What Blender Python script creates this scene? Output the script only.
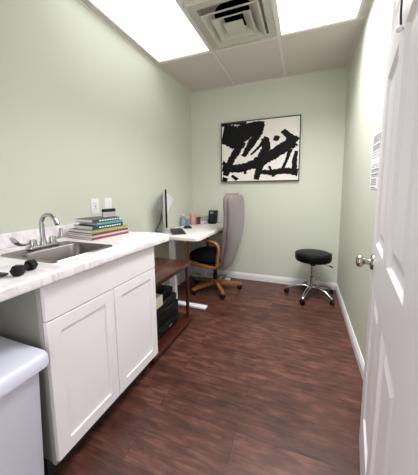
import bpy, bmesh, math, random
from mathutils import Vector, Matrix
PI = math.pi
for o in list(bpy.data.objects): bpy.data.objects.remove(o)
S = bpy.context.scene
C = S.collection
random.seed(7)

# ------------------------------------------------------------------ camera
W_, H_ = 418, 475
F_PX, PX, PY = 243.9, 211.52, 220.9
cam_d = bpy.data.cameras.new('camera'); cam = bpy.data.objects.new('camera', cam_d); C.objects.link(cam)
R2 = Vector((0.93521233, 0.35395351, -0.0097371)); U2 = Vector((-0.03390383, 0.11688542, 0.99256654)); FW = Vector((-0.35246054, 0.92793034, -0.12131307))
M = Matrix((R2, U2, -FW)).transposed().to_4x4(); M.translation = Vector((1.50089, -3.18823, 1.20612))
cam.matrix_world = M
cam_d.sensor_width = 36; cam_d.lens = 36 * F_PX / H_
cam_d.shift_x = (W_ / 2 - PX) / H_; cam_d.shift_y = (PY - H_ / 2) / H_
cam_d.clip_start = 0.02
S.camera = cam

# ------------------------------------------------------------------ world, exposure, lights
WORLD = 1.8           # daylight of the hall beyond the open doorway
world = bpy.data.worlds.new('world'); S.world = world; world.use_nodes = True
world.node_tree.nodes['Background'].inputs[0].default_value = (0.985, 0.96, 1.0, 1)
world.node_tree.nodes['Background'].inputs[1].default_value = WORLD
S.view_settings.view_transform = 'Standard'; S.view_settings.look = 'None'
S.view_settings.gamma = 1; S.view_settings.use_curve_mapping = False
S.view_settings.exposure = 0.38
LAMP = 1.75            # emission of the ceiling diffusers
LAMP_W = 24         # downward light thrown through each prismatic diffuser

# ------------------------------------------------------------------ dimensions
W, H = 1.903, 2.534
YF = -3.42           # front wall inner face
CT = 0.914           # counter top
CB = 0.872
DT = 0.765           # desk top

# ------------------------------------------------------------------ materials
def lin(c):
    return tuple(((v / 255) / 12.92 if v / 255 <= 0.04045 else ((v / 255 + 0.055) / 1.055) ** 2.4) for v in c)
def mat(name, rgb, rough=0.5, metal=0.0, var=0.05, scale=12, bump=0.0, bscale=200, coat=0.0, spec=0.5, sheen=0, trans=0):
    m = bpy.data.materials.new(name); m.use_nodes = True; nt = m.node_tree; N = nt.nodes; L = nt.links
    b = N['Principled BSDF']; b.inputs['Roughness'].default_value = rough; b.inputs['Metallic'].default_value = metal
    b.inputs['Coat Weight'].default_value = coat; b.inputs['Specular IOR Level'].default_value = spec
    b.inputs['Sheen Weight'].default_value = sheen; b.inputs['Transmission Weight'].default_value = trans
    c = lin(rgb)
    tc = N.new('ShaderNodeTexCoord'); nz = N.new('ShaderNodeTexNoise'); nz.inputs['Scale'].default_value = scale; nz.inputs['Detail'].default_value = 4
    L.new(tc.outputs['Object'], nz.inputs['Vector'])
    mx = N.new('ShaderNodeMix'); mx.data_type = 'RGBA'
    mx.inputs[6].default_value = (*[v * (1 - var) for v in c], 1); mx.inputs[7].default_value = (*[min(1, v * (1 + var)) for v in c], 1)
    L.new(nz.outputs['Fac'], mx.inputs[0]); L.new(mx.outputs[2], b.inputs['Base Color'])
    if bump:
        n2 = N.new('ShaderNodeTexNoise'); n2.inputs['Scale'].default_value = bscale; n2.inputs['Detail'].default_value = 3
        L.new(tc.outputs['Object'], n2.inputs['Vector'])
        bp = N.new('ShaderNodeBump'); bp.inputs['Strength'].default_value = bump; bp.inputs['Distance'].default_value = 0.002
        L.new(n2.outputs['Fac'], bp.inputs['Height']); L.new(bp.outputs['Normal'], b.inputs['Normal'])
    return m
def emit(name, rgb, s):
    m = bpy.data.materials.new(name); m.use_nodes = True; nt = m.node_tree
    b = nt.nodes['Principled BSDF']; b.inputs['Base Color'].default_value = (*lin(rgb), 1)
    b.inputs['Emission Color'].default_value = (*lin(rgb), 1); b.inputs['Emission Strength'].default_value = s
    return m
def wood(name, a, b_, rough, sx=(1, 14, 14), scale=3.0, coat=0.0):
    m = mat(name, a, rough, coat=coat); nt = m.node_tree; N = nt.nodes; L = nt.links
    for n in list(N):
        if n.type in ('TEX_NOISE', 'MIX'): N.remove(n)
    tc = [n for n in N if n.type == 'TEX_COORD'][0]
    mp = N.new('ShaderNodeMapping'); mp.inputs['Scale'].default_value = sx; L.new(tc.outputs['Object'], mp.inputs['Vector'])
    nz = N.new('ShaderNodeTexNoise'); nz.inputs['Scale'].default_value = scale; nz.inputs['Detail'].default_value = 8; nz.inputs['Distortion'].default_value = 0.8
    L.new(mp.outputs[0], nz.inputs['Vector'])
    cr = N.new('ShaderNodeValToRGB'); cr.color_ramp.elements[0].position = 0.3; cr.color_ramp.elements[1].position = 0.7
    cr.color_ramp.elements[0].color = (*lin(a), 1); cr.color_ramp.elements[1].color = (*lin(b_), 1)
    L.new(nz.outputs['Fac'], cr.inputs[0]); L.new(cr.outputs[0], N['Principled BSDF'].inputs['Base Color'])
    return m
def floor_mat():
    m = bpy.data.materials.new('wood_plank_floor'); m.use_nodes = True; nt = m.node_tree; N = nt.nodes; L = nt.links
    b = N['Principled BSDF']; tc = N.new('ShaderNodeTexCoord')
    br = N.new('ShaderNodeTexBrick'); br.offset = 0.37; br.inputs['Scale'].default_value = 1
    br.inputs['Brick Width'].default_value = 1.22; br.inputs['Row Height'].default_value = 0.152
    br.inputs['Mortar Size'].default_value = 0.0008; br.inputs['Mortar Smooth'].default_value = 0.3
    br.inputs['Color1'].default_value = (0, 0, 0, 1); br.inputs['Color2'].default_value = (1, 1, 1, 1); br.inputs['Mortar'].default_value = (0.5, 0.5, 0.5, 1)
    L.new(tc.outputs['Object'], br.inputs['Vector'])
    # grain, shifted per plank
    off = N.new('ShaderNodeVectorMath'); off.operation = 'MULTIPLY_ADD'; off.inputs[1].default_value = (7, 5, 3)
    L.new(br.outputs['Color'], off.inputs[0]); L.new(tc.outputs['Object'], off.inputs[2])
    mp = N.new('ShaderNodeMapping'); mp.inputs['Scale'].default_value = (3.0, 22, 1); L.new(off.outputs[0], mp.inputs['Vector'])
    g1 = N.new('ShaderNodeTexNoise'); g1.inputs['Scale'].default_value = 1.6; g1.inputs['Detail'].default_value = 9; g1.inputs['Roughness'].default_value = 0.62; g1.inputs['Distortion'].default_value = 0.5
    L.new(mp.outputs[0], g1.inputs['Vector'])
    mp2 = N.new('ShaderNodeMapping'); mp2.inputs['Scale'].default_value = (4, 8, 1); L.new(off.outputs[0], mp2.inputs['Vector'])
    g2 = N.new('ShaderNodeTexNoise'); g2.inputs['Scale'].default_value = 2.2; g2.inputs['Detail'].default_value = 6; L.new(mp2.outputs[0], g2.inputs['Vector'])
    a1 = N.new('ShaderNodeMath'); a1.operation = 'MULTIPLY_ADD'; a1.inputs[1].default_value = 0.55
    a2 = N.new('ShaderNodeMath'); a2.operation = 'MULTIPLY'; a2.inputs[1].default_value = 0.36
    L.new(g2.outputs['Fac'], a2.inputs[0]); L.new(g1.outputs['Fac'], a1.inputs[0]); L.new(a2.outputs[0], a1.inputs[2])
    a3 = N.new('ShaderNodeMath'); a3.operation = 'MULTIPLY_ADD'; a3.inputs[1].default_value = 0.07
    L.new(br.outputs['Color'], a3.inputs[0]); L.new(a1.outputs[0], a3.inputs[2])
    cr = N.new('ShaderNodeValToRGB'); e = cr.color_ramp.elements
    e[0].position = 0.30; e[0].color = (*lin(FLOOR[0]), 1); e[1].position = 0.68; e[1].color = (*lin(FLOOR[2]), 1)
    k = e.new(0.49); k.color = (*lin(FLOOR[1]), 1)
    L.new(a3.outputs[0], cr.inputs[0])
    mx = N.new('ShaderNodeMix'); mx.data_type = 'RGBA'; mx.blend_type = 'MIX'; mx.inputs[7].default_value = (*lin((38, 22, 20)), 1)
    L.new(br.outputs['Fac'], mx.inputs[0]); L.new(cr.outputs[0], mx.inputs[6]); L.new(mx.outputs[2], b.inputs['Base Color'])
    b.inputs['Roughness'].default_value = 0.42
    bp = N.new('ShaderNodeBump'); bp.inputs['Strength'].default_value = 0.25; bp.inputs['Distance'].default_value = 0.0015
    L.new(a1.outputs[0], bp.inputs['Height']); L.new(bp.outputs['Normal'], b.inputs['Normal'])
    return m
FLOOR = ((42, 22, 17), (83, 49, 39), (124, 81, 67))
def marble_mat():
    m = mat('marble_laminate', (244, 240, 240), 0.3, coat=0.2); nt = m.node_tree; N = nt.nodes; L = nt.links
    for n in list(N):
        if n.type in ('TEX_NOISE', 'MIX'): N.remove(n)
    tc = [n for n in N if n.type == 'TEX_COORD'][0]
    mp = N.new('ShaderNodeMapping'); mp.inputs['Rotation'].default_value = (0.4, 0, 0.6); mp.inputs['Scale'].default_value = (1.4, 3.4, 2); L.new(tc.outputs['Object'], mp.inputs['Vector'])
    nz = N.new('ShaderNodeTexNoise'); nz.inputs['Scale'].default_value = 3.2; nz.inputs['Detail'].default_value = 8; nz.inputs['Distortion'].default_value = 1.6; nz.inputs['Roughness'].default_value = 0.6
    L.new(mp.outputs[0], nz.inputs['Vector'])
    cr = N.new('ShaderNodeValToRGB'); e = cr.color_ramp.elements
    e[0].position = 0.40; e[0].color = (*lin((230, 220, 223)), 1); e[1].position = 0.56; e[1].color = (*lin((251, 248, 249)), 1)
    k = e.new(0.47); k.color = (*lin((243, 237, 239)), 1)
    L.new(nz.outputs['Fac'], cr.inputs[0]); L.new(cr.outputs[0], N['Principled BSDF'].inputs['Base Color'])
    return m

M_wall = mat('sage_green_paint', (212, 216, 200), 0.55, var=0.015, scale=3, bump=0.06, bscale=350)
M_floor = floor_mat()
M_tile = mat('ceiling_tile', (212, 204, 198), 0.9, var=0.05, scale=60, bump=0.5, bscale=160)
M_grid = mat('ceiling_grid_paint', (222, 218, 210), 0.5, var=0.01)
M_vent = mat('vent_enamel', (196, 192, 182), 0.5, var=0.01)
M_trim = mat('white_trim_paint', (238, 236, 236), 0.35, var=0.01)
M_door = mat('white_door_paint', (238, 234, 238), 0.35, var=0.015, scale=5, bump=0.05, bscale=90)
M_cab = mat('white_cabinet_lacquer', (243, 239, 241), 0.38, var=0.008)
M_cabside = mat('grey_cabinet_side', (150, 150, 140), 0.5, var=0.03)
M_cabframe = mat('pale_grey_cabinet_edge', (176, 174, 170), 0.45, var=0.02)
M_marble = marble_mat()
M_steel = mat('brushed_stainless', (190, 186, 184), 0.28, 1.0, var=0.08, scale=30)
M_basin = mat('satin_steel', (128, 120, 119), 0.38, 1.0, var=0.08, scale=30)
M_chrome = mat('chrome', (185, 186, 188), 0.14, 1.0, var=0.02)
M_nickel = mat('satin_nickel', (176, 170, 160), 0.25, 1.0, var=0.03)
M_blk = mat('black_plastic', (14, 14, 15), 0.4, var=0.1, spec=0.35)
M_blk2 = mat('dark_grey_plastic', (48, 48, 52), 0.45, var=0.1)
M_prn = mat('printer_black', (22, 23, 26), 0.45, var=0.1, spec=0.3)
M_rub = mat('black_rubber', (14, 14, 15), 0.6, spec=0.3, var=0.15, bump=0.3)
M_vinyl = mat('black_vinyl', (12, 12, 13), 0.38, var=0.15, bump=0.15, bscale=120, spec=0.12)
M_fab = mat('grey_upholstery', (128, 117, 116), 0.9, var=0.07, scale=25, bump=0.5, bscale=500, sheen=0.3)
M_fab2 = mat('charcoal_upholstery', (15, 21, 25), 0.9, var=0.1, scale=25, bump=0.5, bscale=500, spec=0.2)
M_oak = wood('honey_oak', (122, 72, 38), (168, 108, 62), 0.35, coat=0.3)
M_mahog = wood('reddish_mahogany', (46, 20, 14), (86, 38, 26), 0.28, sx=(10, 1, 10), coat=0.4)
M_desk = mat('white_desk_laminate', (238, 230, 226), 0.4, var=0.012)
M_white = mat('white_plastic', (236, 236, 240), 0.4, var=0.01)
M_bin = mat('bluish_white_plastic', (222, 224, 238), 0.42, var=0.01)
M_ivory = mat('white_device_plastic', (240, 240, 238), 0.35, var=0.01)
M_paper = mat('white_paper', (240, 240, 240), 0.8, var=0.015)
M_ink = mat('grey_print', (120, 122, 128), 0.8)
M_dark = mat('dark_void', (10, 10, 10), 0.9)
M_silver = mat('silver_plastic', (188, 190, 194), 0.35, 0.3, var=0.02)
M_glass = mat('clear_bluish_plastic', (190, 205, 220), 0.15, trans=0.6)
M_screen = mat('dark_screen', (20, 24, 32), 0.12)
M_canvas = mat('white_canvas', (240, 236, 230), 0.75, var=0.03, scale=6, bump=0.2)
M_paint = mat('black_paint', (10, 9, 10), 0.6, var=0.2, spec=0.2)
M_cream = mat('cream_paper', (214, 208, 184), 0.8)

# ------------------------------------------------------------------ mesh helpers
def obj(name, bm, m, parent=None, smooth=None, loc=None):
    me = bpy.data.meshes.new(name)
    bmesh.ops.recalc_face_normals(bm, faces=bm.faces)
    bm.to_mesh(me); bm.free()
    ms = m if isinstance(m, (list, tuple)) else [m]
    for q in ms: me.materials.append(q)
    if smooth:
        for p in me.polygons: p.use_smooth = True
        me.set_sharp_from_angle(angle=math.radians(smooth))
    o = bpy.data.objects.new(name, me); C.objects.link(o)
    if parent: o.parent = parent
    if loc: o.location = loc
    return o
def thing(name, label, cat, loc=(0, 0, 0), rotz=0, group=None):
    o = bpy.data.objects.new(name, None); C.objects.link(o); o.empty_display_size = 0.05
    o.location = loc; o.rotation_euler = (0, 0, rotz); o['label'] = label; o['category'] = cat
    if group: o['group'] = group
    return o
def tag(o, label, cat, group=None):
    o['label'] = label; o['category'] = cat
    if group: o['group'] = group
    return o
def struct(name, bm, m, parent=None, smooth=None):
    o = obj(name, bm, m, parent, smooth); o['kind'] = 'structure'; return o
def B(): return bmesh.new()
def box(bm, x0, x1, y0, y1, z0, z1, bev=0, seg=2, mi=0, mtx=None):
    t = bmesh.new(); bmesh.ops.create_cube(t, size=1)
    for v in t.verts: v.co = Vector(((x0 + x1) / 2 + v.co.x * (x1 - x0), (y0 + y1) / 2 + v.co.y * (y1 - y0), (z0 + z1) / 2 + v.co.z * (z1 - z0)))
    if bev: bmesh.ops.bevel(t, geom=list(t.edges), offset=bev, segments=seg, affect='EDGES', profile=0.5)
    if mtx: t.transform(mtx)
    merge(bm, t, mi); return bm
def merge(bm, t, mi=0):
    vm = [bm.verts.new(v.co) for v in t.verts]; t.verts.index_update()
    for f in t.faces:
        try: nf = bm.faces.new([vm[v.index] for v in f.verts]); nf.material_index = mi; nf.smooth = f.smooth
        except ValueError: pass
    t.free()
def loft(bm, loops, cap=True, closed=True, mi=0):
    rings = [[bm.verts.new(p) for p in lp] for lp in loops]
    n = len(rings[0])
    for a, b in zip(rings, rings[1:]):
        for i in range(n if closed else n - 1):
            f = bm.faces.new((a[i], a[(i + 1) % n], b[(i + 1) % n], b[i])); f.material_index = mi
    if cap:
        f = bm.faces.new(rings[0][::-1]); f.material_index = mi
        f = bm.faces.new(rings[-1]); f.material_index = mi
    return bm
def lathe(bm, prof, seg=32, mtx=None, mi=0):
    """profile of (r, z); r=0 ends allowed"""
    t = bmesh.new(); loops = []
    for r, z in prof:
        r = max(r, 1e-4)
        loops.append([(r * math.cos(2 * PI * i / seg), r * math.sin(2 * PI * i / seg), z) for i in range(seg)])
    loft(t, loops)
    if mtx: t.transform(mtx)
    merge(bm, t, mi); return bm
def tube(bm, pts, rad, seg=12, mi=0, flat=None):
    pts = [Vector(p) for p in pts]; n = len(pts)
    rads = rad if isinstance(rad, (list, tuple)) else [rad] * n
    tang = [(pts[min(i + 1, n - 1)] - pts[max(i - 1, 0)]).normalized() for i in range(n)]
    up = Vector((0, 0, 1)) if abs(tang[0].z) < 0.9 else Vector((1, 0, 0))
    nx = tang[0].cross(up).normalized(); loops = []
    for i in range(n):
        if i:
            q = tang[i - 1].rotation_difference(tang[i]); nx = q @ nx
        nx = (nx - tang[i] * nx.dot(tang[i])).normalized(); ny = tang[i].cross(nx)
        a, b = (rads[i], rads[i]) if not flat else (rads[i], rads[i] * flat)
        loops.append([pts[i] + nx * math.cos(2 * PI * k / seg) * a + ny * math.sin(2 * PI * k / seg) * b for k in range(seg)])
    loft(bm, loops, mi=mi); return bm
def smooth_pts(ctrl, k=6):
    P = [Vector(p) for p in ctrl]; out = []
    for i in range(len(P) - 1):
        p0 = P[max(i - 1, 0)]; p1 = P[i]; p2 = P[i + 1]; p3 = P[min(i + 2, len(P) - 1)]
        for s in range(k):
            t = s / k
            out.append(0.5 * ((2 * p1) + (-p0 + p2) * t + (2 * p0 - 5 * p1 + 4 * p2 - p3) * t * t + (-p0 + 3 * p1 - 3 * p2 + p3) * t ** 3))
    out.append(P[-1]); return out
def rrect(x0, x1, y0, y1, z, r, seg=5):
    r = max(1e-4, min(r, (x1 - x0) / 2 - 1e-4, (y1 - y0) / 2 - 1e-4)); out = []
    for cx, cy, a0 in ((x1 - r, y1 - r, 0), (x0 + r, y1 - r, PI / 2), (x0 + r, y0 + r, PI), (x1 - r, y0 + r, 1.5 * PI)):
        for k in range(seg + 1):
            a = a0 + PI / 2 * k / seg; out.append(Vector((cx + r * math.cos(a), cy + r * math.sin(a), z)))
    return out
def rslab(bm, x0, x1, y0, y1, z0, z1, r, e=0.003, mi=0):
    """box with vertical corners of radius r and softened edges e"""
    loft(bm, [rrect(x0 + e, x1 - e, y0 + e, y1 - e, z0, r - e), rrect(x0, x1, y0, y1, z0 + e, r), rrect(x0, x1, y0, y1, z1 - e, r), rrect(x0 + e * .3, x1 - e * .3, y0 + e * .3, y1 - e * .3, z1 - e * .3, r - e * .3), rrect(x0 + e, x1 - e, y0 + e, y1 - e, z1, r - e)], mi=mi); return bm
def slab_hole(bm, x0, x1, y0, y1, z0, z1, holes, mi=0):
    """slab in x,y with rectangular holes"""
    xs = sorted({x0, x1, *[h[0] for h in holes], *[h[1] for h in holes]}); ys = sorted({y0, y1, *[h[2] for h in holes], *[h[3] for h in holes]})
    inh = lambda a, b: any(h[0] < a < h[1] and h[2] < b < h[3] for h in holes)
    cells = {}
    for i in range(len(xs) - 1):
        for j in range(len(ys) - 1):
            if not inh((xs[i] + xs[i + 1]) / 2, (ys[j] + ys[j + 1]) / 2): cells[(i, j)] = 1
    vt = {}
    def v(i, j, t):
        if (i, j, t) not in vt: vt[(i, j, t)] = bm.verts.new((xs[i], ys[j], z1 if t else z0))
        return vt[(i, j, t)]
    for (i, j) in cells:
        bm.faces.new((v(i, j, 1), v(i + 1, j, 1), v(i + 1, j + 1, 1), v(i, j + 1, 1)))
        bm.faces.new((v(i, j, 0), v(i, j + 1, 0), v(i + 1, j + 1, 0), v(i + 1, j, 0)))
        for (di, dj, a, b) in ((-1, 0, (i, j), (i, j + 1)), (1, 0, (i + 1, j), (i + 1, j + 1)), (0, -1, (i, j), (i + 1, j)), (0, 1, (i, j + 1), (i + 1, j + 1))):
            if (i + di, j + dj) not in cells: bm.faces.new((v(*a, 0), v(*b, 0), v(*b, 1), v(*a, 1)))
    return bm
def wmtx(loc=(0, 0, 0), rx=0, ry=0, rz=0):
    return Matrix.Translation(loc) @ Matrix.Rotation(rz, 4, 'Z') @ Matrix.Rotation(ry, 4, 'Y') @ Matrix.Rotation(rx, 4, 'X')

# ------------------------------------------------------------------ room shell
struct('floor', box(B(), -0.1, W + 0.1, YF - 1.2, 0.1, -0.05, 0), M_floor)
struct('wall_left', box(B(), -0.1, 0, YF - 0.12, 0.1, 0, H + 0.15), M_wall)
struct('wall_back', box(B(), -0.1, W + 0.1, 0, 0.1, 0, H + 0.15), M_wall)
struct('wall_right', box(B(), W, W + 0.1, YF - 0.12, 0.1, 0, H + 0.15), M_wall)
bm = B()
box(bm, 0, 0.66, YF - 0.12, YF, 0, H); box(bm, 0.66, 1.62, YF - 0.12, YF, 2.12, H)
box(bm, 1.62, W, YF - 0.12, YF, 0, H); box(bm, 1.672, W, YF, -2.885, 0, H)
struct('wall_front', bm, M_wall)

TX1, TX2, TX3 = 0.636, 1.246, 1.856; TY1 = -0.832; TY2 = -2.051
VX0, VX1, VY0, VY1 = 0.642, 1.240, -1.442, -0.838
LL = (0.040, 0.624, TY2 + .008, TY1 - .008); LR = (1.258, 1.844, TY2 + .008, TY1 - .008)
bm = slab_hole(B(), -0.05, W + 0.05, YF - 0.12, 0.05, H, H + 0.02, [LL, LR, (VX0, VX1, VY0, VY1)])
ceil = struct('ceiling', bm, M_tile)
bm = B(); g = 0.009
for x in (TX1, TX2): box(bm, x - 0.012, x + 0.012, YF, -0.012, H - g, H + 0.001, .001)
for y in (TY1, TY2): box(bm, 0.01, W - 0.01, y - 0.012, y + 0.012, H - g - .0005, H + 0.0005, .001)
box(bm, TX1, TX2, VY0 - 0.018, VY0 + 0.004, H - g, H + .001)
struct('trim_1', bm, M_grid)
bm = B()
box(bm, 0, 0.024, YF, 0, H - 0.005, H + .001); box(bm, W - 0.024, W, YF, 0, H - 0.0052, H + .001)
box(bm, 0, W, -0.024, 0, H - 0.0054, H + .001); box(bm, 0, W, YF, YF + 0.024, H - 0.005, H + .001)
box(bm, 0.0, 0.003, YF, 0, H - 0.024, H); box(bm, W - 0.003, W, YF, 0, H - 0.024, H); box(bm, 0, W, -0.003, 0, H - 0.024, H)
struct('trim_2', bm, M_grid)
def baseboard(name, p0, p1, nrm):
    p0 = Vector(p0); p1 = Vector(p1); n = Vector(nrm)
    prof = [(0, 0), (0.014, 0), (0.014, 0.055), (0.011, 0.062), (0.011, 0.070), (0.006, 0.080), (0.005, 0.089), (0, 0.089)]
    bm = B(); loft(bm, [[p + n * a + Vector((0, 0, b)) for a, b in prof] for p in (p0, p1)])
    struct(name, bm, M_trim)
baseboard('baseboard_left', (0, -1.85, 0), (0, 0, 0), (1, 0, 0))
baseboard('baseboard_back', (0, 0, 0), (W, 0, 0), (0, -1, 0))
baseboard('baseboard_right', (W, -2.885, 0), (W, 0, 0), (-1, 0, 0))

# ------------------------------------------------------------------ panel door, standing open
DW, DH = 0.90, 2.16
dang = math.radians(-99)
EX, EY = 1.788, -1.966
door = bpy.data.objects.new('door_1', None); C.objects.link(door)
door.location = (EX, EY, 0); door.rotation_euler = (0, 0, dang); door['kind'] = 'structure'
def door_leaf():
    bm = B(); T = 0.035; z0, z1 = 0.012, DH
    cols = ((0.115, 0.365), (0.458, 0.705)); rows = ((0.225, 0.815), (0.992, 1.608), (1.735, 2.04))
    xs = sorted({0, DW, *[a for c in cols for a in c]}); zs = sorted({z0, z1, *[a for r in rows for a in r]})
    pan = [(c, r) for c in cols for r in rows]
    for side in (0, 1):
        y = lambda d: d if not side else T - d
        for i in range(len(xs) - 1):
            for j in range(len(zs) - 1):
                a, b, c_, d_ = xs[i], xs[i + 1], zs[j], zs[j + 1]
                if any(p[0][0] == a and p[1][0] == c_ for p in pan):
                    seq = ((0, 0), (0.010, 0.009), (0.020, 0.010), (0.034, 0.010), (0.062, 0.003))
                    loops = [[(a + s, y(q), c_ + s), (b - s, y(q), c_ + s), (b - s, y(q), d_ - s), (a + s, y(q), d_ - s)] for s, q in seq]
                    loft(bm, loops, cap=False)
                    bm.faces.new([bm.verts.new(p) for p in loops[-1]])
                else:
                    bm.faces.new([bm.verts.new(p) for p in ((a, y(0), c_), (b, y(0), c_), (b, y(0), d_), (a, y(0), d_))])
    for q in ([(0, 0, z0), (0, T, z0), (0, T, z1), (0, 0, z1)], [(DW, 0, z0), (DW, T, z0), (DW, T, z1), (DW, 0, z1)],
              [(0, 0, z0), (DW, 0, z0), (DW, T, z0), (0, T, z0)], [(0, 0, z1), (DW, 0, z1), (DW, T, z1), (0, T, z1)]):
        bm.faces.new([bm.verts.new(p) for p in q])
    bmesh.ops.remove_doubles(bm, verts=bm.verts, dist=1e-5)
    return bm
leaf = obj('door_leaf', door_leaf(), M_door, door)
def knob(side):
    s = -1 if side == 0 else 1; y0 = 0 if side == 0 else 0.035
    mt = wmtx((0.062, y0, 0.905), rx=-s * PI / 2)
    k = obj('rosette', lathe(B(), [(0, 0), (0.033, 0), (0.033, 0.003), (0.028, 0.009), (0.014, 0.012), (0, 0.012)], 32, mt), M_nickel, door, 40)
    bm = lathe(B(), [(0.012, 0.010), (0.012, 0.028), (0.015, 0.032), (0.023, 0.037), (0.0265, 0.044), (0.0265, 0.052), (0.023, 0.058), (0.014, 0.062), (0, 0.063)], 32, mt)
    o = obj('door_knob', bm, M_nickel, door, 50); o['label'] = 'satin nickel door knob'
knob(0); knob(1)
bm = B(); box(bm, -0.0015, 0.001, 0.006, 0.029, 0.85, 0.96, .0004); obj('latch_plate', bm, M_nickel, door)
for z in (0.25, 1.1, 1.9):
    bm = B(); tube(bm, [(DW + 0.008, 0.038, z - 0.045), (DW + 0.008, 0.038, z + 0.045)], 0.0065, 12)
    box(bm, DW - 0.001, DW + 0.006, 0, 0.03, z - 0.045, z + 0.045)
    obj('hinge', bm, M_nickel, door, 40)
# cord hanging over the door's face
cp = thing('beaded_cord', 'thin dark cord with a small white bead hanging down the open white door', 'cord', (EX, EY, 0), dang)
hp = [(0.425, -0.006, 1.62), (0.425, -0.008, 1.66), (0.420, -0.006, 1.72), (0.428, -0.008, 1.78), (0.421, -0.006, 1.86), (0.425, -0.006, 1.98), (0.425, -0.010, DH - .02), (0.425, -0.006, DH + 0.004), (0.425, 0.018, DH + 0.004), (0.425, 0.041, DH + 0.002), (0.425, 0.041, DH - 0.05)]
obj('cord', tube(B(), smooth_pts(hp, 5), 0.0026, 8), M_blk2, cp, 60)
bm = B(); bmesh.ops.create_uvsphere(bm, u_segments=16, v_segments=10, radius=0.008, matrix=wmtx((0.425, -0.008, 1.612)))
obj('bead', bm, M_white, cp, 60)

# ------------------------------------------------------------------ ceiling fittings
def troffer(x0, x1, y0, y1, label, k):
    t = thing('ceiling_light', label, 'ceiling light', ((x0 + x1) / 2, (y0 + y1) / 2, H - 0.004), 0, 'recessed ceiling light panels')
    hx, hy = (x1 - x0) / 2 + 0.004, (y1 - y0) / 2 + 0.004; e = 0.018
    bm = slab_hole(B(), -hx, hx, -hy, hy, 0.0, 0.02, [(-hx + e, hx - e, -hy + e, hy - e)])
    obj('frame', bm, M_grid, t)
    bm = B(); box(bm, -hx + e - .002, hx - e + .002, -hy + e - .002, hy - e + .002, 0.008, 0.014)
    obj('diffuser', bm, emit('lit_diffuser', (251, 251, 255), LAMP * k), t)
    ld = bpy.data.lights.new('lamp', 'AREA'); ld.shape = 'RECTANGLE'; ld.size = 2 * (hx - e); ld.size_y = 2 * (hy - e)
    ld.energy = LAMP_W * (k if k == 1 else 0.04); ld.spread = math.radians(130); ld.color = (0.985, 0.97, 1.0)
    lo = bpy.data.objects.new('lamp', ld); C.objects.link(lo); lo.parent = t; lo.location = (0, 0, 0.004)
    bm = slab_hole(B(), -hx + .004, hx - .004, -hy + .004, hy - .004, 0.02, 0.09, [(-hx + .012, hx - .012, -hy + .012, hy - .012)])
    box(bm, -hx + .004, hx - .004, -hy + .004, hy - .004, 0.09, 0.095)
    obj('housing', bm, M_grid, t)
troffer(*LL, 'glowing white ceiling light panel beside the left wall', 0.6)
troffer(*LR, 'glowing white ceiling light panel beside the right wall, nearer the door', 1.0)

VC = ((VX0 + VX1) / 2, (VY0 + VY1) / 2)
vt = thing('ceiling_vent', 'square stepped ceiling air diffuser between the two light panels', 'ceiling vent', (VC[0], VC[1], H - 0.004))
def frust(bm, a, za, b, zb, th=0.0025):
    sq = lambda h, z: [(-h, -h, z), (h, -h, z), (h, h, z), (-h, h, z)]
    loft(bm, [sq(a, za), sq(b, zb), sq(b - th, zb), sq(a - th, za + .0005), sq(a, za)], cap=False); return bm
hx = (VX1 - VX0) / 2
bm = slab_hole(B(), -hx, hx, -hx, hx, 0, 0.012, [(-0.235, 0.235, -0.235, 0.235)])
obj('panel', bm, M_vent, vt)
obj('back_cone', frust(B(), 0.236, 0.0, 0.226, 0.062), M_vent, vt)
bm = B(); t = bmesh.new()   # back pan with its round opening
n = 48; sq = []; ci = []
for k in range(n):
    an = 2 * PI * k / n; c, s_ = math.cos(an), math.sin(an); q = .228 / max(abs(c), abs(s_))
    sq.append((c * q, s_ * q, .062)); ci.append((c * .165, s_ * .165, .062))
loft(bm, [sq, ci, [(p[0], p[1], .066) for p in ci], [(p[0], p[1], .066) for p in sq]], cap=False)
obj('back_pan', bm, M_vent, vt)
for a, b in ((0.212, 0.138), (0.143, 0.078)):
    bm = frust(B(), a, -.034, b, .011); slab_hole(bm, -a - .008, a + .008, -a - .008, a + .008, -.037, -.034, [(-a + .004, a - .004, -a + .004, a - .004)]); obj('louver', bm, M_vent, vt)
bm = B(); box(bm, -0.076, 0.076, -0.076, 0.076, -0.036, -0.032, .001); obj('centre_plate', bm, M_vent, vt)
bm = B(); lathe(bm, [(0.168, 0.064), (0.168, 0.119), (0.163, 0.119), (0.163, 0.064), (0.168, 0.064)], 40); lathe(bm, [(0, 0.112), (0.163, 0.112), (0.163, 0.115), (0, 0.115)], 40)
o = obj('duct_collar', bm, M_dark, vt, 40); o['label'] = 'black round duct opening'

# ------------------------------------------------------------------ counter with sink
# sink cutout
SX0, SX1, SY0, SY1 = 0.165, 0.540, -2.505, -2.150
cnt = thing('countertop', 'white marble-look laminate countertop over the white sink cabinet', 'countertop', (0, -2.5, CB))
bm = slab_hole(B(), 0.001, 0.643, YF + 0.01 + 2.5, -1.75 + 2.5, 0, CT - CB, [(SX0 + .012, SX1 - .012, SY0 + .012 + 2.5, SY1 - .012 + 2.5)])
ed = [e for e in bm.edges if all(abs(v.co.x - 0.643) < 1e-4 for v in e.verts) or (all(abs(v.co.y - 0.75) < 1e-4 for v in e.verts))]
bmesh.ops.remove_doubles(bm, verts=bm.verts, dist=1e-6)
ed = [e for e in bm.edges if abs(e.verts[0].co.z - e.verts[1].co.z) < 1e-5 and (all(abs(v.co.x - 0.643) < 1e-4 for v in e.verts) or all(abs(v.co.y - 0.75) < 1e-4 for v in e.verts))]
bmesh.ops.bevel(bm, geom=ed, offset=0.009, segments=4, affect='EDGES', profile=0.5)
obj('worktop', bm, M_marble, cnt, 50)
bm = B(); box(bm, 0.001, 0.021, YF + .01 + 2.5, -1.75 + 2.5, CT - CB, CT - CB + 0.078, .004, 3); obj('backsplash', bm, M_marble, cnt, 40)

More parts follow.
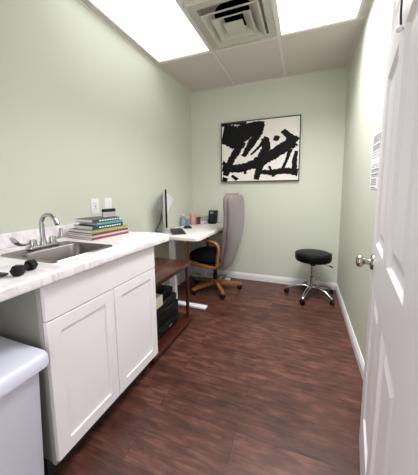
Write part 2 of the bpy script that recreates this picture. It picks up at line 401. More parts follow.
cab = thing('sink_cabinet', 'white two-door shaker base cabinet under the sink', 'cabinet', (0, -2.25, 0))
cy0, cy1 = -2.606 + 2.25, -1.884 + 2.25
bm = B()
box(bm, 0.002, 0.572, cy0 + .004, cy0 + 0.018, 0.10, CB - .001); box(bm, 0.002, 0.572, cy1 - 0.018, cy1 - .004, 0.10, CB - .001)
box(bm, 0.002, 0.572, cy0 + .018, cy1 - .018, 0.10, 0.118); box(bm, 0.002, 0.008, cy0 + .018, cy1 - .018, 0.118, CB - .001)
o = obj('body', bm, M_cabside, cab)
bm = B(); box(bm, 0.02, 0.53, cy0 + .004, cy1 - .004, 0, 0.10); o = obj('toe_kick', bm, M_blk2, cab); o['label'] = 'black toe kick'
bm = B()
box(bm, 0.572, 0.590, cy0, cy0 + 0.04, 0.10, CB - .001, .001); box(bm, 0.572, 0.590, cy1 - 0.04, cy1, 0.10, CB - .001, .001)
box(bm, 0.572, 0.590, cy0 + .04, cy1 - .04, 0.832, CB - .001); box(bm, 0.572, 0.590, cy0 + .04, cy1 - .04, 0.10, 0.135); box(bm, 0.572, 0.590, cy0 + .04, cy1 - .04, 0.70, 0.735)
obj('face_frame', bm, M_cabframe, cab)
def shaker(y0, y1, z0, z1, fr=0.056):
    bm = B(); x0, x1 = 0.591, 0.611; d = 0.007
    bev = 0.0015
    o4 = lambda e, x: [(x, y0 + e, z0 + e), (x, y1 - e, z0 + e), (x, y1 - e, z1 - e), (x, y0 + e, z1 - e)]
    loft(bm, [o4(0, x0), o4(0, x1 - bev), o4(bev, x1), o4(fr, x1), o4(fr + .001, x1 - d)])
    return bm
ym = -2.2545 + 2.25
obj('door', shaker(cy0 + .004, ym - .0018, 0.122, 0.717), M_cab, cab)
obj('door', shaker(ym + .0018, cy1 - .004, 0.122, 0.717), M_cab, cab)
bm = B(); box(bm, 0.591, 0.611, cy0 + .004, cy1 - .004, 0.722, 0.862, .0015); obj('false_drawer_front', bm, M_cab, cab)

# sink
sk = thing('sink', 'small square stainless steel drop-in sink set in the countertop', 'sink', (0, -2.3075, CT))
def yy(y): return y + 2.3075
rim = rrect(SX0, SX1, yy(SY0), yy(SY1), 0.0005, 0.03); rimt = rrect(SX0 + .004, SX1 - .004, yy(SY0) + .004, yy(SY1) - .004, 0.005, 0.027)
bx0, bx1, by0, by1 = SX0 + 0.115, SX1 - 0.022, yy(SY0) + 0.022, yy(SY1) - 0.022
loops = [rim, rimt, rrect(bx0 - .004, bx1 + .004, by0 - .004, by1 + .004, 0.004, 0.05), rrect(bx0, bx1, by0, by1, -0.001, 0.048),
         rrect(bx0 + .006, bx1 - .006, by0 + .006, by1 - .006, -0.10, 0.05), rrect(bx0 + .02, bx1 - .02, by0 + .02, by1 - .02, -0.135, 0.045), rrect(bx0 + .05, bx1 - .05, by0 + .05, by1 - .05, -0.145, 0.04)]
obj('basin', loft(B(), loops[1:], cap=False), M_basin, sk, 40)
bm = B(); loft(bm, [rim, rimt], cap=False); obj('rim', bm, M_chrome, sk, 40)
cxs, cys = (bx0 + bx1) / 2, (by0 + by1) / 2
bm = B(); t = bmesh.new(); loft(t, [rrect(bx0 + .05, bx1 - .05, by0 + .05, by1 - .05, -0.145, 0.04)], cap=False)
t.faces.new(t.verts); merge(bm, t); obj('basin_floor', bm, M_basin, sk)
bm = B(); lathe(bm, [(0, 0.004), (0.016, 0.004), (0.02, 0.008), (0.040, 0.006), (0.042, 0.0), (0, 0)], 28, wmtx((cxs, cys, -0.145))); obj('drain', bm, M_chrome, sk, 40)

# faucet
FX, FY = 0.215, -2.318
fc = thing('faucet', 'chrome gooseneck faucet with two wing handles behind the sink basin', 'faucet', (FX, FY, CT + 0.005))
bm = B(); rslab(bm, -0.026, 0.026, -0.082, 0.082, 0, 0.018, 0.02, .004); obj('base_plate', bm, M_chrome, fc, 40)
pts = [(0, 0, 0.015), (0, 0, 0.06), (0, 0, 0.125)]
for k in range(0, 11):
    a = PI - k * (PI * 0.80) / 10; pts.append((0.046 + 0.046 * math.cos(a), 0.012 * k / 10, 0.128 + 0.046 * math.sin(a)))
pts.append((0.092, 0.013, 0.140))
rr = [0.016, 0.0125, 0.0115] + [0.0105] * 11 + [0.010]
obj('spout', tube(B(), pts, rr, 16), M_chrome, fc, 60)
bm = B(); lathe(bm, [(0, -.012), (0.0125, -.012), (0.0125, 0.008), (0.008, 0.012), (0, 0.012)], 20, wmtx((0.095, 0.0135, 0.135), ry=-0.55)); obj('aerator', bm, M_chrome, fc, 40)
bm = B(); lathe(bm, [(0.019, 0.016), (0.017, 0.03), (0.013, 0.036), (0, 0.037)], 24); obj('spout_collar', bm, M_chrome, fc, 40)
for s in (-1, 1):
    bm = B(); lathe(bm, [(0.019, 0.016), (0.018, 0.042), (0.014, 0.05), (0, 0.051)], 20, wmtx((0, s * 0.052, 0)))
    hub = obj('handle_hub', bm, M_chrome, fc, 40)
    if s < 0: hp = [(0, -0.056, 0.036), (0.008, -0.090, 0.034), (0.014, -0.122, 0.040), (0.014, -0.142, 0.058), (0.010, -0.152, 0.080)]; rr = [0.009, 0.012, 0.017, 0.020, 0.015]
    else: hp = [(0, 0.056, 0.036), (0.004, 0.075, 0.037), (0.006, 0.092, 0.046), (0.006, 0.099, 0.064), (0.004, 0.103, 0.088)]; rr = [0.009, 0.011, 0.014, 0.017, 0.013]
    pt = smooth_pts(hp, 4); r2 = [rr[min(i // 4, 4)] + (rr[min(i // 4 + 1, 4)] - rr[min(i // 4, 4)]) * (i % 4) / 4 for i in range(len(pt))]
    h = obj('wing_lever', tube(B(), pt, r2, 12, flat=0.45), M_chrome, hub, 60)

# ------------------------------------------------------------------ things on the counter
books = [  # x0,x1,y0,y1,h, cover, label
    (-0.128, 0.110, -0.200, 0.096, 0.013, (158, 66, 74), 'thin red-edged book at the very bottom of the counter stack'),
    (-0.128, 0.108, -0.198, 0.094, 0.013, (196, 192, 190), 'thin pale grey book lying just above the red one in the stack'),
    (-0.126, 0.108, -0.198, 0.092, 0.012, (122, 60, 66), 'thin maroon book under the green book in the counter stack'),
    (-0.122, 0.106, -0.192, 0.090, 0.018, (156, 164, 96), 'yellow-green spined book in the middle of the counter stack'),
    (-0.090, 0.090, -0.180, 0.066, 0.024, (38, 60, 92), 'navy blue spined book in the upper half of the counter stack'),
    (-0.095, 0.086, -0.140, 0.066, 0.016, (96, 160, 152), 'teal spined book, second from top of the counter stack'),
    (-0.092, 0.080, -0.165, 0.046, 0.022, (70, 70, 76), 'dark grey book, topmost of the counter stack')]
BC = Vector((0.215, -1.872)); BR = -0.10
z = CT
for i, (x0, x1, y0, y1, h, col, lab) in enumerate(books):
    rz = BR + random.uniform(-0.02, 0.02)
    t = thing('book', lab, 'book', (BC.x, BC.y, z + 0.0003), rz, 'books stacked on the counter')
    mc = mat('book_cover_%s' % 'abcdefg'[i], col, 0.45, var=0.06)
    bm = B(); c = 0.0018
    box(bm, x0, x1, y0, y1, 0, c, .0005); box(bm, x0, x1, y0, y1, h - c, h, .0005); box(bm, x1 - c, x1, y0, y1, 0, h, .0006)
    obj('cover', bm, mc, t)
    bm = B(); box(bm, x0 + .003, x1 - c - .0002, y0 + .003, y1 - .003, c, h - c); obj('pages', bm, M_paper, t)
    if i in (4, 6):   # printed spine title band
        bm = B()
        for k in range(9): box(bm, x1 + .0001, x1 + .0006, y0 + .05 + k * .02, y0 + .05 + k * .02 + .013, h * .35, h * .68)
        obj('spine_print', bm, M_paper, t)
    z += h + 0.0006
BT = z
st = thing('stapler', 'small black stapler with pale base lying on top of the book stack', 'stapler', (0.235, -1.860, BT), -0.25)
bm = B(); box(bm, -0.02, 0.02, -0.055, 0.055, 0, 0.008, .003); box(bm, -0.009, 0.009, -0.05, 0.045, 0.008, 0.034, .002); obj('base', bm, M_silver, st, 40)
bm = B(); rslab(bm, -0.013, 0.013, -0.052, 0.048, 0.034, 0.056, 0.012, .005); obj('top_arm', bm, M_blk, st, 40)

# dumbbell
db = thing('dumbbell', 'small black hexagonal dumbbell near the front edge of the counter', 'dumbbell', (0.545, -2.618, CT), math.atan2(0.066, -0.029)); db.scale = (.82,) * 3
def hexhead(x0, x1, r=0.026):
    bm = B(); loops = []
    for x, q in ((x0, r * .78), (x0 + .006, r), (x1 - .006, r), (x1, r * .78)):
        loops.append([(x, q * math.cos(PI / 3 * k + PI / 6 + PI / 6 * 0 + PI / 6), q * math.sin(PI / 3 * k + PI / 3) + 0 + r * .866) for k in range(6)])
    lp = []
    for x, q in ((x0, r * .78), (x0 + .006, r), (x1 - .006, r), (x1, r * .78)):
        lp.append([(x, q * math.cos(PI / 3 * k), q * math.sin(PI / 3 * k) + r * .866) for k in range(6)])
    return loft(bm, lp)
obj('weight', hexhead(-0.060, -0.022), M_rub, db); obj('weight', hexhead(0.022, 0.060), M_rub, db)
obj('handle', tube(B(), [(-.024, 0, .0225), (-.012, 0, .0225), (0, 0, .0225), (.012, 0, .0225), (.024, 0, .0225)], [.010, .012, .013, .012, .010], 14), M_rub, db, 50)
# strap at the left edge of the picture
bm = B()
sp = smooth_pts([(0.525, -2.672, CT + .006), (0.48, -2.69, CT + .012), (0.42, -2.72, CT + .018), (0.34, -2.76, CT + .012), (0.26, -2.80, CT + .006)], 5)
tube(bm, sp, 0.017, 12, flat=0.32)
tag(obj('rubber_strap', bm, M_blk2, None, 60), 'flat dark rubber strap lying on the counter beside the dumbbell, leaving the frame', 'strap')

# ------------------------------------------------------------------ wall plates
def outlet(yc, zc, label, kind):
    t = thing('wall_plate', label, 'wall plate', (0, yc, zc), 0, 'wall plates above the counter')
    bm = B(); box(bm, 0, 0.006, -0.038, 0.038, -0.060, 0.060, .0025, 2); obj('cover_plate', bm, M_ivory, t, 30)
    if kind == 'outlet':
        bm = B(); box(bm, 0.004, 0.008, -0.0165, 0.0165, -0.033, 0.033, .001); i = obj('insert', bm, M_white, t)
        bm = B()
        for s in (-1, 1):
            for q in (-1, 1): box(bm, 0.0075, 0.0084, q * .006 - .0012, q * .006 + .0012, s * .018 - .004, s * .018 + .004)
        box(bm, .0075, .0088, -.006, .006, -.004, .004)
        obj('slots', bm, M_blk2, i)
    else:
        bm = B(); box(bm, 0.004, 0.009, -0.0165, 0.0165, -0.033, 0.033, .001, 2, mtx=None); obj('rocker_switch', bm, M_white, t)
outlet(-1.757, 1.098, 'white outlet wall plate, the nearer one to the faucet', 'outlet')
outlet(-1.620, 1.098, 'white switch wall plate partly hidden behind the book stack', 'switch')

# ------------------------------------------------------------------ waste bin under the counter
bn = thing('waste_bin', 'white plastic waste bin with a flat lid under the open left end of the counter', 'bin', (0.482, -2.846, 0)); bn.scale = (1, 1, 1.035)
bm = B(); hx_, hy_ = 0.170, 0.215
loops = [rrect(-hx_ * .82, hx_ * .82, -hy_ * .84, hy_ * .84, 0, .035), rrect(-hx_ * .84, hx_ * .84, -hy_ * .86, hy_ * .86, 0.01, .04), rrect(-hx_ * .93, hx_ * .93, -hy_ * .94, hy_ * .94, 0.56, .045), rrect(-hx_ * .96, hx_ * .96, -hy_ * .96, hy_ * .96, 0.575, .045)]
obj('bin_body', loft(bm, loops), M_bin, bn, 40)
bm = B(); hx_, hy_ = 0.182, 0.217
loops = [rrect(-hx_, hx_, -hy_, hy_, 0.572, .03), rrect(-hx_ - .001, hx_ + .001, -hy_ - .001, hy_ + .001, 0.580, .03), rrect(-hx_, hx_, -hy_, hy_, 0.604, .03), rrect(-hx_ + .006, hx_ - .006, -hy_ + .006, hy_ - .006, 0.616, .026), rrect(-hx_ + .018, hx_ - .018, -hy_ + .018, hy_ - .018, 0.622, .02), rrect(-hx_ + .06, hx_ - .06, -hy_ + .06, hy_ - .06, 0.625, .03)]
obj('bin_lid', loft(bm, loops), M_bin, bn, 40)

# ------------------------------------------------------------------ mahogany side table
ct = thing('side_table', 'low reddish-brown wooden side table between cabinet and desk', 'side table', (0.30, -1.55, 0))
x0, x1, y0, y1 = -0.28, 0.272, -0.325, 0.290; TT = 0.585
bm = B(); box(bm, x0, x1, y0, y1, TT - 0.028, TT, .004); obj('tabletop', bm, M_mahog, ct, 30)
bm = B(); box(bm, x0 + .03, x1 - .03, y0 + .03, y1 - .03, TT - 0.055, TT - 0.028); obj('apron', bm, M_mahog, ct)
for sx, sy in ((x0 + .02, y0 + .02), (x1 - .050, y0 + .02), (x0 + .02, y1 - .050), (x1 - .044, y1 - .044)):
    bm = B(); box(bm, sx, sx + .024, sy, sy + .024, 0.0, TT - .028, .002); obj('leg', bm, M_mahog, ct)
bm = B(); box(bm, x0, x1 - .0, y0, y1 + .02, 0.035, 0.062, .003)
bmesh.ops.translate(bm, verts=bm.verts, vec=(0, 0, 0)); obj('lower_shelf', bm, M_mahog, ct, 30)
# printer
pr = thing('printer', 'black printer on the lower shelf of the side table', 'printer', (0.29, -1.565, 0.063))
bm = B(); box(bm, -0.235, 0.195, -0.235, 0.205, 0.0, 0.200, .012, 3); obj('body', bm, M_blk, pr, 40)
bm = B(); box(bm, -0.235, 0.185, -0.228, 0.198, 0.203, 0.262, .014, 3); obj('scanner_lid', bm, M_prn, pr, 40)
bm = B(); box(bm, 0.180, 0.214, -0.21, -0.06, 0.206, 0.240, .006, 2); obj('control_panel', bm, M_prn, pr, 40)
bm = B(); box(bm, 0.10, 0.235, -0.15, 0.15, 0.075, 0.085, .003); box(bm, 0.225, 0.235, -0.06, 0.06, 0.075, 0.095, .003); obj('output_tray', bm, M_prn, pr)
bm = B(); box(bm, 0.195, 0.203, -0.18, 0.18, 0.015, 0.060, .002); obj('paper_drawer', bm, M_prn, pr)
bm = B(); box(bm, 0.204, 0.205, 0.02, 0.065, 0.03, 0.045); obj('badge', bm, M_silver, pr)
bm = B(); box(bm, -0.20, 0.15, -0.05, 0.18, 0, 0.052, .008, 3)
tb = obj('document_feeder', bm, M_prn, None, 40, (0.29, -1.555, 0.326)); tb.name = 'document_tray'
tag(tb, 'black ribbed document tray lying on top of the printer', 'tray')
bm = B(); box(bm, -0.035, 0.055, -0.05, 0.058, 0, 0.085, .004)
cb = obj('cream_box', bm, M_cream, None, 30, (0.495, -1.745, 0.0)); cb.location.z = 0.322
cb.name = 'small_box'; tag(cb, 'small cream-coloured box standing on the printer beside the white cabinet', 'box')
cb.location = (0.440, -1.685, 0.3265)

# ------------------------------------------------------------------ desk
dk = thing('desk', 'white sit-stand desk along the left wall with T-shaped metal legs', 'desk', (0.30, -0.57, 0))
dx0, dx1, dy0, dy1 = -0.285, 0.282, -0.555, 0.53
bm = B(); rslab(bm, dx0, dx1, dy0, dy1, DT - 0.034, DT, 0.055, .004); obj('desktop', bm, M_desk, dk, 35)
for ly in (dy0 + 0.14, dy1 - 0.10):
    bm = B(); box(bm, -0.115, -0.045, ly - .024, ly + .024, 0.028, 0.42, .003); l = obj('leg', bm, M_white, dk)
    bm = B(); box(bm, -0.110, -0.050, ly - .019, ly + .019, 0.42, DT - .045, .002); obj('leg_riser', bm, M_white, l)
    bm = B(); box(bm, -0.25, 0.30, ly - .034, ly + .034, 0.006, 0.030, .005); obj('foot', bm, M_white, dk, 30)
    bm = B(); box(bm, -0.24, 0.24, ly - .02, ly + .02, DT - .046, DT - .030); obj('bracket', bm, M_white, dk)
bm = B(); box(bm, -0.11, -0.05, dy0 + .16, dy1 - .12, DT - .075, DT - .034); obj('crossbeam', bm, M_white, dk)

# monitor
mo = thing('monitor', 'thin computer monitor on the desk seen edge-on', 'monitor', (0.108, -0.91, DT), math.atan2(0.850, -0.527))
# local x runs along the screen width, local -y is the screen side
bm = B(); box(bm, -0.20, 0.20, -0.012, 0.006, 0.075, 0.462, .003); obj('bezel', bm, M_blk, mo, 30)
bm = B(); box(bm, -0.190, 0.190, -0.0135, -0.0118, 0.085, 0.452); obj('screen', bm, M_screen, mo)
bm = B(); loft(bm, [[Vector((a.x, 0.006, a.y)) for a in rrect(-.198, .198, .077, .46, 0, .01)], [Vector((a.x, 0.014, a.y)) for a in rrect(-.19, .19, .085, .452, 0, .02)], [Vector((a.x, 0.026, a.y)) for a in rrect(-.13, .13, .13, .40, 0, .04)]])
o = obj('back_shell', bm, M_white, mo, 40); o['label'] = 'pale plastic back of the monitor'
bm = B(); box(bm, -.025, .025, 0.014, 0.034, 0.008, 0.25, .004); obj('stand_neck', bm, M_silver, mo)
bm = B(); rslab(bm, -.085, .085, -.045, .050, 0, 0.012, .03, .003); obj('stand_base', bm, M_silver, mo, 40)
bm = B()
tube(bm, smooth_pts([(0.035, -0.965, DT + .004), (0.018, -0.98, DT + .02), (0.014, -0.94, DT + .05), (0.022, -0.90, DT + .10), (0.040, -0.88, DT + .20)], 6), .004, 8)
tag(obj('monitor_cable', bm, M_blk, None, 60), 'black cable curling up behind the monitor', 'cable')

# keyboard
kb = thing('keyboard', 'dark grey computer keyboard in front of the monitor', 'keyboard', (0.212, -0.850, DT), math.atan2(0.38, -0.26))
bm = B(); box(bm, -0.18, 0.18, -0.07, 0.07, 0, 0.014, .003); obj('case', bm, M_blk2, kb, 30)
bm = B()
for r in range(5):
    for c in range(14): box(bm, -0.158 + c * .0226, -0.158 + c * .0226 + .019, -0.055 + r * .0222, -0.055 + r * .0222 + .018, .012, .0165)
obj('keys', bm, M_blk, kb)
# mouse
ms = thing('computer_mouse', 'small black computer mouse on the desk beside the keyboard', 'mouse', (0.20, -0.575, DT), 0.3)
bm = B(); bmesh.ops.create_uvsphere(bm, u_segments=20, v_segments=12, radius=1, matrix=Matrix.Identity(4))
for v in bm.verts: v.co = Vector((v.co.x * .052, v.co.y * .031, max(0, v.co.z) * .034 + .001))
obj('shell', bm, M_blk, ms, 60)
bm = B(); lathe(bm, [(0, -.004), (.008, -.004), (.008, .004), (0, .004)], 14, wmtx((-.028, 0, .026), rx=PI / 2)); obj('scroll_wheel', bm, M_blk2, ms)
# desk clutter
def bottle(name, label, cat, x, y, r, h, m, cap, group=None):
    t = thing(name, label, cat, (x, y, DT), 0, group)
    obj('body', lathe(B(), [(0, 0), (r, 0), (r * 1.02, .006), (r, h * .68), (r * .8, h * .78), (r * .42, h * .84), (r * .42, h * .88), (0, h * .88)], 24), m, t, 40)
    obj('cap', lathe(B(), [(r * .5, h * .86), (r * .5, h), (0, h)], 20), cap, t, 40)
M_pink = mat('orange_pink_label', (206, 158, 140), 0.5, var=0.2, scale=20)
M_peach = mat('peach_liquid', (222, 168, 140), 0.3)
bottle('pump_bottle', 'clear bluish plastic bottle, leftmost of the desk bottles', 'bottle', 0.050, -0.40, .032, .15, M_glass, M_white)
bottle('small_bottle', 'small grey-blue bottle tucked behind the mouse next to the peach jar', 'bottle', 0.085, -0.325, .022, .11, mat('grey_blue_plastic', (130, 146, 170), 0.4), M_white)
t = thing('jar', 'peach-orange jar with white lid on the desk', 'jar', (0.115, -0.245, DT))
obj('body', lathe(B(), [(0, 0), (.038, 0), (.043, .01), (.043, .10), (.036, .115), (0, .115)], 26), M_pink, t, 40)
obj('lid', lathe(B(), [(.038, .114), (.038, .145), (.03, .152), (0, .152)], 26), M_peach, t, 40)
t = thing('cup', 'small dark red cup on the desk beside the peach jar', 'cup', (0.175, -0.19, DT))
obj('body', lathe(B(), [(0, 0), (.022, 0), (.026, .09), (.023, .09), (.020, .005), (0, .005)], 22), mat('dark_red_plastic', (110, 50, 50), 0.4), t, 40)
# wire letter tray
t = thing('letter_tray', 'silver wire letter tray against the back wall on the desk', 'tray', (0.14, -0.10, DT))
bm = B(); a, b = .115, .075
for z in (0.045, 0.095): tube(bm, [(-a, -b, z), (a, -b, z), (a, b, z), (-a, b, z), (-a, -b, z)], .0032, 6)
for k in range(9):
    x = -a + k * 2 * a / 8; tube(bm, [(x, -b, .095), (x, -b, .002), (x, b, .002), (x, b, .095)], .002, 6)
obj('wire_frame', bm, M_steel, t)
bm = B(); box(bm, -a + .006, a - .006, -b + .006, b - .006, .004, .03); obj('papers', bm, M_paper, t)
# phone
ph = thing('desk_phone', 'black desk phone standing upright at the back of the desk by the chair', 'phone', (0.348, -0.10, DT), 0.0); ph.scale = (.86, 1, 1)
mt = wmtx((0, 0, 0), rx=-0.28)
bm = B(); box(bm, -0.085, 0.065, -0.012, 0.016, 0.012, 0.185, .006, 2, mtx=mt); box(bm, -.07, .05, -.03, .055, 0, .016, .004); obj('base', bm, M_blk, ph, 30)
bm = B(); box(bm, -0.058, -0.005, -0.0145, -0.011, 0.135, 0.165, mtx=mt); o = obj('display', bm, mat('pale_blue_display', (120, 135, 160), 0.2), ph)
bm = B()
for r in range(4):
    for c in range(3): box(bm, -0.062 + c * .022, -0.046 + c * .022, -0.0155, -0.011, 0.035 + r * .022, 0.049 + r * .022, mtx=mt)
obj('keypad', bm, M_blk2, ph)
bm = B(); tube(bm, [mt @ Vector(p) for p in smooth_pts([(.040, -.022, .02), (.040, -.036, .05), (.040, -.040, .09), (.040, -.036, .13), (.040, -.022, .165)], 4)], .015, 12); obj('handset', bm, M_blk, ph, 50)

# tilted paper taped on wall
bm = B(); t = bmesh.new()
q = [(-0.905, 1.02), (-0.775, 1.225), (-0.545, 1.118), (-0.745, 0.905)]
loft(bm, [[(0.0015, y, z) for y, z in q], [(0.0022, y, z) for y, z in q]])
tag(obj('wall_paper_sheet', bm, M_paper, None), 'white paper sheet taped crookedly on the left wall behind the monitor', 'paper')

# ------------------------------------------------------------------ executive chair
ch = thing('executive_chair', 'grey high-back office chair with honey oak arms at the desk', 'chair', (0.505, -0.455, 0), math.radians(176))
def sup(cx, cz, wx, wy, n=28, p=3.2):
    out = []
    for k in range(n):
        a = 2 * PI * k / n; c, s = math.cos(a), math.sin(a)
        out.append(Vector((cx + math.copysign(abs(c) ** (2 / p), c) * wx, math.copysign(abs(s) ** (2 / p), s) * wy, cz)))
    return out
# local +x = front
bm = B()
sc = [(.20, .22, .385), (.245, .245, .40), (.25, .25, .43), (.25, .25, .455), (.24, .24, .475), (.18, .19, .487), (.05, .06, .490)]
loft(bm, [sup(0.055, z, a * .93, b) for a, b, z in sc]); obj('seat', bm, M_fab2, ch, 60)
rows = []; rows2 = []
K = 18
for i in range(K + 1):
    t_ = i / K; z = 0.30 + t_ * 0.87
    cx = -0.134 - 0.112 * t_ ** 1.1 - 0.055 * math.sin(t_ * PI)
    w = (0.150 + 0.100 * min(1, t_ * 1.8) ** 0.8); w *= (1 - 0.10 * max(0, (t_ - .8) / .2) ** 2)
    th = 0.048 + 0.023 * math.sin(min(1, t_ * 1.3) * PI * .5); e = 1
    if i == 0: e = .55
    if i == K: e = .6
    rows.append([Vector((p.x, p.y, p.z)) for p in sup(cx + .026, z + (.012 if i == K else 0), th * e * .72, w * .97 * (e if i in (0, K) else 1) ** .3, p=2.8)])
    rows2.append([Vector((p.x, p.y, p.z)) for p in sup(cx - .022, z - .01, th * e * .62, w * (e if i in (0, K) else 1) ** .3, p=2.6)])
bk = obj('backrest', loft(B(), rows), M_fab, ch, 70)
obj('back_shell', loft(B(), rows2), M_fab, ch, 70)
for s in (-1, 1):
    y = s * 0.285
    lp = [(-0.15, y, 0.39), (-0.16, y, 0.50), (-0.17, y, 0.58), (-0.14, y, 0.635), (-0.05, y, 0.662), (0.10, y, 0.682), (0.20, y, 0.668), (0.235, y, 0.57), (0.235, y, 0.50), (0.215, y, 0.42), (0.16, y, 0.388), (0.0, y, 0.372), (-0.10, y, 0.366), (-0.13, y, 0.370), (-0.15, y, 0.39)]
    pts = smooth_pts(lp, 4)
    obj('armrest', tube(B(), pts, 0.024, 10, flat=0.75), M_oak, ch, 60)
bm = B(); box(bm, -.12, .12, -.285, .285, .362, .386, .004); box(bm, -.09, .09, -.07, .07, .30, .385, .008); obj('seat_mechanism', bm, M_blk, ch, 30)
bm = B(); box(bm, -.17, -.05, -.035, .035, .345, .365, .004); obj('back_bracket', bm, M_blk, ch)
obj('gas_column', lathe(B(), [(0, .09), (.03, .09), (.03, .20), (.022, .205), (.022, .31), (0, .31)], 24), M_blk, ch, 40)
obj('base_hub', lathe(B(), [(0, .075), (.045, .075), (.05, .09), (.045, .13), (0, .13)], 24), M_oak, ch, 40)
def caster_bm(bm, x, y, a, r=.025):
    for s in (-1, 1): lathe(bm, [(0, -.008), (r * .8, -.008), (r, -.004), (r, .004), (r * .8, .008), (0, .008)], 18, wmtx((x, y, r + .0005)) @ Matrix.Rotation(a, 4, 'Z') @ Matrix.Translation((0, s * .012, 0)) @ Matrix.Rotation(PI / 2, 4, 'X'))
    return bm
for k in range(5):
    a = math.radians(18 + 72 * k) - math.radians(176); d = Vector((math.cos(a), math.sin(a), 0)); n = Vector((-d.y, d.x, 0))
    bm = B(); loops = []
    for r, z0, z1, w in ((.02, .075, .120, .026), (.12, .072, .112, .025), (.235, .064, .096, .025), (.31, .056, .084, .021), (.328, .058, .08, .014)):
        loops.append([d * r + n * w + Vector((0, 0, z0)), d * r - n * w + Vector((0, 0, z0)), d * r - n * w * .8 + Vector((0, 0, z1)), d * r + n * w * .8 + Vector((0, 0, z1))])
    obj('base_leg', loft(bm, loops), M_oak, ch)
    bm = caster_bm(B(), d.x * .30, d.y * .30, a + .6, .028); cs = obj('caster', bm, M_blk, ch, 40)
    bm = B(); tube(bm, [(d.x * .30, d.y * .30, .03), (d.x * .30, d.y * .30, .06)], .007, 10); obj('caster_stem', bm, M_steel, cs)

# ------------------------------------------------------------------ round stool
so = thing('rolling_stool', 'round black rolling stool with chrome five-star base in the back right corner', 'stool', (1.615, -0.30, 0))
SZ = 0.517
obj('seat', lathe(B(), [(0, SZ - .095), (.165, SZ - .095), (.183, SZ - .088), (.190, SZ - .072), (.192, SZ - .040), (.188, SZ - .014), (.176, SZ - .003), (.15, SZ + .001), (.08, SZ + .003), (0, SZ + .003)], 48), M_vinyl, so, 60)
bm = B(); t = bmesh.new(); bmesh.ops.create_circle(t, segments=8, radius=.01); t.free()
obj('seat_piping', tube(B(), [(.1895 * math.cos(2 * PI * k / 40), .1895 * math.sin(2 * PI * k / 40), SZ - .012) for k in range(41)], .003, 6), M_blk, so, 60)
bm = B(); box(bm, -.075, .075, -.075, .075, SZ - .112, SZ - .095, .004); obj('mounting_plate', bm, M_blk, so)
obj('gas_column', lathe(B(), [(0, .10), (.025, .10), (.025, .24), (.017, .245), (.017, SZ - .11), (0, SZ - .11)], 24), M_chrome, so, 40)
obj('column_cover', lathe(B(), [(.03, SZ - .150), (.033, SZ - .112), (0, SZ - .112)], 20), M_blk, so, 40)
bm = B(); tube(bm, smooth_pts([(.03, -.01, SZ - .118), (.12, -.02, SZ - .122), (.19, -.03, SZ - .140)], 4), .0045, 8); lv = obj('height_lever', bm, M_chrome, so, 50)
bm = B(); tube(bm, [(.165, -.026, SZ - .132), (.205, -.032, SZ - .146)], [.009, .007], 10); obj('lever_grip', bm, M_blk, lv, 50)
obj('base_hub', lathe(B(), [(0, .085), (.036, .085), (.040, .10), (.034, .135), (0, .135)], 24), M_chrome, so, 40)
for k in range(5):
    a = math.radians(33 + 72 * k); d = Vector((math.cos(a), math.sin(a), 0)); R = .268 if k in (0, 4) else .272
    if k in (0, 4): R = .255
    bm = B()
    pt = smooth_pts([d * .02 + Vector((0, 0, .115)), d * .09 + Vector((0, 0, .128)), d * .17 + Vector((0, 0, .112)), d * (R - .02) + Vector((0, 0, .075)), d * R + Vector((0, 0, .058))], 5)
    obj('base_leg', tube(bm, pt, [.024 - .009 * i / (len(pt) - 1) for i in range(len(pt))], 12, flat=.8), M_chrome, so, 60)
    cs = obj('caster', caster_bm(B(), d.x * R, d.y * R, a + 1.1 + k, .030), M_blk, so, 40)
    bm = B(); tube(bm, [(d.x * R, d.y * R, .03), (d.x * R, d.y * R, .062)], .007, 10); obj('caster_stem', bm, M_chrome, cs)

# ------------------------------------------------------------------ abstract art on back wall
AX0, AX1, AZ0, AZ1 = 0.447, 1.435, 1.322, 2.085
art = thing('framed_painting', 'black and white abstract brushstroke painting in a thin black frame on the back wall', 'painting', ((AX0 + AX1) / 2, 0, (AZ0 + AZ1) / 2))
aw, ah = (AX1 - AX0) / 2, (AZ1 - AZ0) / 2; fw = .010
bm = B()
box(bm, -aw, aw, -.035, -.002, ah - fw, ah, .001); box(bm, -aw, aw, -.035, -.002, -ah, -ah + fw, .001)
box(bm, -aw, -aw + fw, -.035, -.002, -ah + fw, ah - fw, .001); box(bm, aw - fw, aw, -.035, -.002, -ah + fw, ah - fw, .001)
obj('frame', bm, M_blk, art)
bm = B(); box(bm, -aw + fw, aw - fw, -.028, -.004, -ah + fw, ah - fw); obj('canvas', bm, M_canvas, art)
def stroke(bm, pts, ws, y, seed, jag=0.10):
    """rough edged brush stroke; pts in 0..1 canvas units"""
    rd = random.Random(seed); P = smooth_pts([(p[0], 0, p[1]) for p in pts], 14); n = len(P)
    up_, dn = [], []
    for i, p in enumerate(P):
        f = i / (n - 1) * (len(ws) - 1); k = min(int(f), len(ws) - 2); w = ws[k] + (ws[k + 1] - ws[k]) * (f - k)
        tg = (P[min(i + 1, n - 1)] - P[max(i - 1, 0)]); tg.normalize(); nn = Vector((-tg.z, 0, tg.x))
        for lst, s in ((up_, 1), (dn, -1)):
            q = p + nn * s * w * (1 + rd.uniform(-jag, jag) * 1.6)
            X = -aw + fw + .001 + min(max(q.x, 0), 1) * (2 * (aw - fw) - .002); Z = -ah + fw + .001 + min(max(q.z, 0), 1) * (2 * (ah - fw) - .002)
            lst.append((X, Z))
    for i in range(n - 1):
        loft(bm, [[(a[0], yy_, a[1]) for a in (up_[i], up_[i + 1], dn[i + 1], dn[i])] for yy_ in (-.0275, y)])
bm = B()
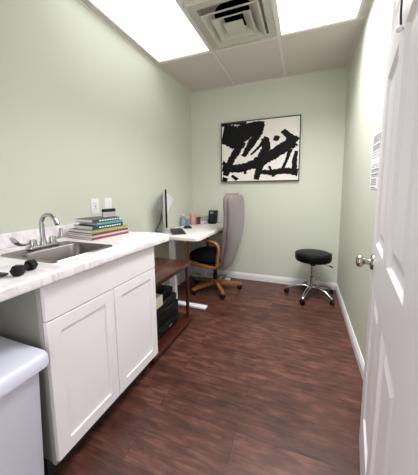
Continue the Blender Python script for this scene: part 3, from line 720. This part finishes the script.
S_ = [([(-.02, .86), (.12, .80), (.28, .78), (.44, .88)], [.13, .17, .12, .06]),
      ([(.0, .98), (.15, .99), (.34, .97)], [.03, .02, .03]),
      ([(.22, .90), (.40, .92), (.54, .93)], [.04, .06, .05]),
      ([(.53, .98), (.49, .80), (.40, .62), (.30, .42)], [.05, .06, .05, .03]),
      ([(.28, .78), (.22, .55), (.12, .34), (.05, .10)], [.06, .055, .05, .04]),
      ([(.04, .72), (.16, .66), (.32, .60)], [.06, .09, .04]),
      ([(.0, .26), (.18, .22), (.36, .25), (.55, .34), (.76, .48), (.93, .62)], [.07, .07, .07, .085, .08, .09]),
      ([(.98, .60), (.88, .70), (.80, .80)], [.07, .045, .035]),
      ([(.58, .70), (.60, .56), (.54, .36), (.50, .14), (.47, .02)], [.05, .055, .06, .045, .035]),
      ([(.60, .72), (.52, .58), (.40, .44)], [.03, .02, .015]),
      ([(.69, .69), (.73, .68), (.76, .67)], [.035, .045, .03]),
      ([(.50, .16), (.66, .13), (.84, .15), (1.0, .12)], [.03, .045, .05, .06]),
      ([(.90, .50), (.86, .34), (.80, .16)], [.03, .02, .02]), ([(.97, .46), (.95, .28), (.96, .10)], [.02, .03, .03]),
      ([(.0, .05), (.08, .02)], [.04, .03]), ([(.14, .10), (.22, .02)], [.02, .03]), ([(.30, .30), (.33, .12)], [.02, .02]),
      ([(.64, .24), (.70, .06)], [.015, .02]), ([(.0, .34), (.05, .30)], [.04, .02])]
for i, (p, w) in enumerate(S_): stroke(bm, p, w, -.0284 - .00012 * i, i)
obj('brush_strokes', bm, M_paint, art)

# ------------------------------------------------------------------ notice sheet on the right wall
nt_ = thing('notice_sheet', 'white printed notice taped to the right wall beyond the door edge', 'notice', (W, -1.45, 1.385))
bm = B(); box(bm, -.0018, -.0004, -0.145, 0.145, -0.175, 0.175); obj('sheet', bm, M_paper, nt_)
bm = B(); rd = random.Random(3)
z = .15
while z > -.10:
    y = .125
    if rd.random() < .82:
        h = rd.choice((.004, .004, .010))
        while y > -.12:
            l = rd.uniform(.015, .05); box(bm, -.0024, -.0017, max(y - l, -.13), y, z - h, z); y -= l + .007
    z -= .0145
box(bm, -.0024, -.0017, .02, .125, -.168, -.163)
for k in range(4): box(bm, -.0024, -.0017, .0, .12, -.118 - k * .011, -.113 - k * .011)
obj('print', bm, M_ink, nt_)
